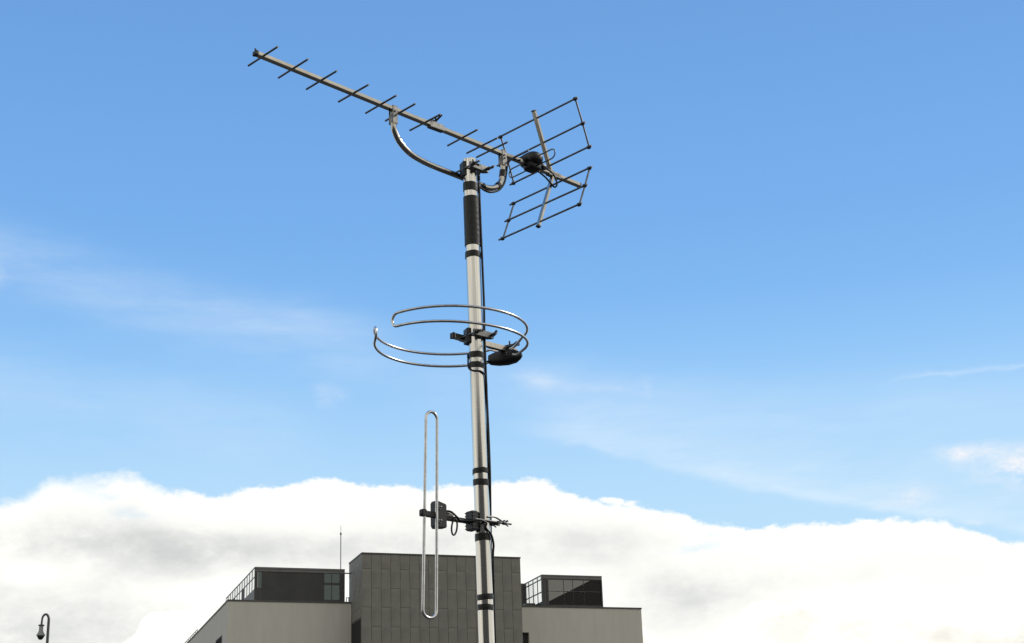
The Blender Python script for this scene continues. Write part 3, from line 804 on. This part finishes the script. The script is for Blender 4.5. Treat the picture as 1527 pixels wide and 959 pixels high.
q = MB(); q.bar((0.172, 0.010, 0.104), (0.184, -0.052, 0.100), 0.012, 0.009); q.bar((0.176, -0.012, 0.108), (0.176, -0.012, 0.121), 0.005, 0.005, (1, 0, 0)); q.bar((0.18, -0.03, 0.106), (0.185, -0.046, 0.112), 0.006, 0.005); q.build('terminal_strip', m_clip, fm, 0.001)
q = MB(); q.box((0.176, 0, 0.088), (0.026, 0.024, 0.010)); q.build('box_seat', m_black, fm, 0.001)

# ------------------------------------------------------------------ upright folded dipole
db = thing('upright_dipole_aerial', 'slim upright folded loop aerial clamped to the left of the lower mast', 'aerial', (MX, MY, 2.60), R(41))
SH = 0.012
rr_ = 0.0245
def stad():
    pts = []; tx = 0.004      # slight lean
    def xf(x, z):
        f_ = (z) / 0.335
        s_ = 1.0 - 0.09 * f_
        return Vector((-0.2275 + x * s_ + 0.010 * f_, -0.022, 0.052 + z))
    H = 0.310
    for k in range(17):
        a = PI * k / 16; pts.append(xf(rr_ * math.cos(a), H + rr_ * math.sin(a) * 1.0))
    for k in range(1, 20): pts.append(xf(-rr_, H - 2 * H * k / 20))
    for k in range(17):
        a = PI + PI * k / 16; pts.append(xf(rr_ * math.cos(a), -H + rr_ * math.sin(a)))
    for k in range(1, 20): pts.append(xf(rr_, -H + 2 * H * k / 20))
    return pts
MB().tube(stad(), 0.0049, 14, closed=True).build('loop_tube', m_tube, db)
# feed box, slightly tapered towards the mast
q = MB()
q.v = [(-0.1970, -0.016, 0.008), (-0.1540, -0.014, 0.012), (-0.1540, 0.014, 0.012), (-0.1970, 0.018, 0.008), (-0.1970, -0.016, 0.098), (-0.1540, -0.014, 0.089), (-0.1540, 0.014, 0.089), (-0.1970, 0.018, 0.098)]
q.f = [(3, 2, 1, 0), (4, 5, 6, 7), (0, 1, 5, 4), (1, 2, 6, 5), (2, 3, 7, 6), (3, 0, 4, 7)]
dbx = q.build('feed_box', m_black, db, 0.003)
q = MB(); q.box((-0.1985, 0.001, 0.053), (0.003, 0.028, 0.076)); q.build('box_lid', m_clip, dbx, 0.001)
for z in (0.029, 0.073):
    q = MB(); q.box((-0.1910, -0.019, z), (0.014, 0.006, 0.010)); q.sphere((-0.1910, -0.0275, z), 0.0055, 0.004, 0.0045, 10, 8); q.build('tube_clip', m_steel, dbx)
q = MB(); q.box((-0.2310, -0.012, 0.048), (0.060, 0.016, 0.018)); q.box((-0.2560, -0.020, 0.048), (0.018, 0.020, 0.022)); q.box((-0.2660, -0.024, 0.041), (0.010, 0.008, 0.005)); q.build('spacer_arm', m_black, db, 0.002)
q = MB(); q.bar((-0.1560, 0, 0.047), (-0.040, 0, 0.046), 0.013, 0.015); q.bar((-0.1560, 0.0, 0.0605), (-0.1380, 0, 0.0605), 0.01, 0.008); q.build('support_arm', m_black, db, 0.0015)
MB().sphere((-0.1360, -0.001, 0.0595), 0.019, 0.004, 0.009, 18, 10).build('grommet', m_white, db)
MB().sphere((-0.085, -0.0075, 0.047), 0.0028, 0.0015, 0.0028, 8, 6).build('bolt_head', m_steel, db)
# mast block and its strap jaws
q = MB(); q.box((-0.041, 0.0, 0.049), (0.026, 0.038, 0.064)); q.build('mast_block', m_clip, db, 0.003)
q = MB()
for k in range(6): q.box((-0.041, 0, 0.023 + k * 0.0105), (0.0275, 0.0395, 0.003))
q.build('block_ribs', m_clip, db)
for sy, zz in ((-1, 0.049), (1, 0.057)):
    q = MB().tube(bez([(-0.05, sy * 0.032, zz), (0.0, sy * 0.032, zz), (0.05, sy * 0.031, zz), (0.102, sy * 0.030, zz)], 4), 0.0034, 10); q.build('u_bolt', m_steel, db)
    q = MB(); q.tube([(0.064, sy * 0.031, zz), (0.076, sy * 0.031, zz)], 0.0065, 8)
    for w in (-1, 1): q.bar((0.070, sy * 0.031, zz), (0.080, sy * 0.031 + w * 0.010, zz + w * 0.012), 0.008, 0.0035)
    q.build('wing_nut', m_clip, db, 0.0008)
for sy in (-1, 1):
    q = MB(); q.tube(bez([(0.0, sy * 0.0300, 0.062), (0.030, sy * 0.028, 0.066), (0.060, sy * 0.018, 0.063), (0.088, sy * 0.008, 0.058), (0.104, sy * 0.012, 0.064)], 5), 0.0032, 8)
    q.build('jaw_strap', m_steel, db)
q = MB(); q.prism([(0.024, -0.014), (0.032, -0.026), (0.040, -0.036), (0.050, -0.036), (0.050, 0.036), (0.040, 0.036), (0.032, 0.026), (0.024, 0.014), (0.030, 0.0)], 2, 0.043, 0.053); q.build('front_jaw', m_clip, db, 0.0008, smooth=False)

# ------------------------------------------------------------------ cables
def loc_y(p):   # from the top aerial's frame to world
    a = R(43.3); return Vector((MX + P.x + p[0] * math.cos(a) - p[1] * math.sin(a), MY + P.y + p[0] * math.sin(a) + p[1] * math.cos(a), 3.9 + p[2]))
def on_mast(ang, z, ex=0.0038): return Vector((mx(z) + (RM + ex) * math.cos(R(ang)), MY + (RM + ex) * math.sin(R(ang)), z))
def loc41(root, p):
    a = R(41); return Vector((root.location.x + p[0] * math.cos(a) - p[1] * math.sin(a), root.location.y + p[0] * math.sin(a) + p[1] * math.cos(a), root.location.z + p[2]))
pts = [loc_y((0.285, -0.004, 0.158)), loc_y((0.262, -0.012, 0.150)), loc_y((0.232, -0.012, 0.146)), loc_y((0.213, -0.006, 0.120)), loc_y((0.211, 0, 0.085)), loc_y((0.199, 0, 0.042)), loc_y((0.171, 0, 0.007)), loc_y((0.126, -0.002, -0.0145)), loc_y((0.085, -0.006, -0.015)),
       on_mast(24, 3.868, 0.008), on_mast(10, 3.835, 0.005), on_mast(2, 3.79, 0.005), on_mast(0, 3.70, 0.005), on_mast(0, 3.60, 0.0055), on_mast(2, 3.5, 0.006), on_mast(2, 3.4, 0.006), on_mast(6, 3.3), on_mast(6, 3.20), on_mast(6, 3.1), on_mast(0, 2.95, 0.005),
       on_mast(-3, 2.83, 0.005), on_mast(0, 2.77), on_mast(22, 2.70, 0.004), on_mast(30, 2.62), on_mast(36, 2.5), on_mast(36, 2.38), on_mast(36, 2.2), on_mast(36, 1.2), on_mast(36, 0.16)]
cb = MB().tube(bez(pts, 8), 0.0040, 10).build('coaxial_cable', m_coax)
cb['label'] = 'black cable running from the top aerial down the right side of the mast'; cb['category'] = 'cable'; cb['group'] = 'black cables taped to the mast'
# feed line looping behind the reflector
def place(name, label, pts, r=0.0026, m=m_coax):
    o = MB().tube(bez(pts, 8), r, 10).build(name, m); o['label'] = label; o['category'] = 'cable'; o['group'] = 'black cables taped to the mast'; return o
place('coaxial_cable', 'short black cable drooping from the rounded box to the reflector joint', [loc_y(p) for p in ((0.385, -0.018, 0.150), (0.405, -0.022, 0.150), (0.432, -0.024, 0.138), (0.450, -0.022, 0.110), (0.452, -0.018, 0.096), (0.440, -0.014, 0.092), (0.405, -0.012, 0.118), (0.36, -0.012, 0.135), (0.33, -0.010, 0.145))], 0.0034)
place('coaxial_cable', 'black cable from the ring aerial box curling round the mast', [loc41(fm, p) for p in ((0.160, 0.052, 0.060), (0.120, 0.050, 0.052), (0.070, 0.03, 0.046))] + [on_mast(70, 3.215, 0.006), on_mast(110, 3.235, 0.006), on_mast(160, 3.235, 0.0045), on_mast(195, 3.21, 0.0045), on_mast(200, 3.18, 0.0045), on_mast(240, 3.165, 0.004), on_mast(300, 3.16, 0.004), on_mast(345, 3.14, 0.005), on_mast(355, 3.05, 0.004), on_mast(2, 2.95, 0.003), on_mast(14, 2.80, 0.003), on_mast(50, 2.5), on_mast(50, 1.2), on_mast(50, 0.16)], 0.0030)
place('coaxial_cable', 'black cable arching from the upright dipole box and down the mast below its clamp', [loc41(db, p) for p in ((-0.168, -0.006, 0.062), (-0.150, -0.007, 0.068), (-0.132, -0.010, 0.066), (-0.112, -0.012, 0.052), (-0.096, -0.012, 0.042), (-0.07, -0.024, 0.042), (-0.035, -0.034, 0.046), (-0.01, -0.036, 0.040))] + [on_mast(-70, 2.625, 0.006), on_mast(-35, 2.605, 0.007), on_mast(-5, 2.575, 0.008), on_mast(4, 2.54, 0.005), on_mast(10, 2.46, 0.004), on_mast(20, 2.38, 0.004), on_mast(20, 2.2), on_mast(20, 1.2), on_mast(20, 0.16)], 0.0036)
q = []
for k in range(24):
    a = 2 * PI * k / 24; q.append(loc41(db, (-0.124 + 0.011 * math.cos(a) + 0.004 * math.sin(a), -0.012, 0.018 + 0.0265 * math.sin(a))))
o = MB().tube(q, 0.0030, 10, closed=True).build('cable_loop', m_coax); o['label'] = 'small black oval drip loop hanging under the upright dipole arm'; o['category'] = 'cable'
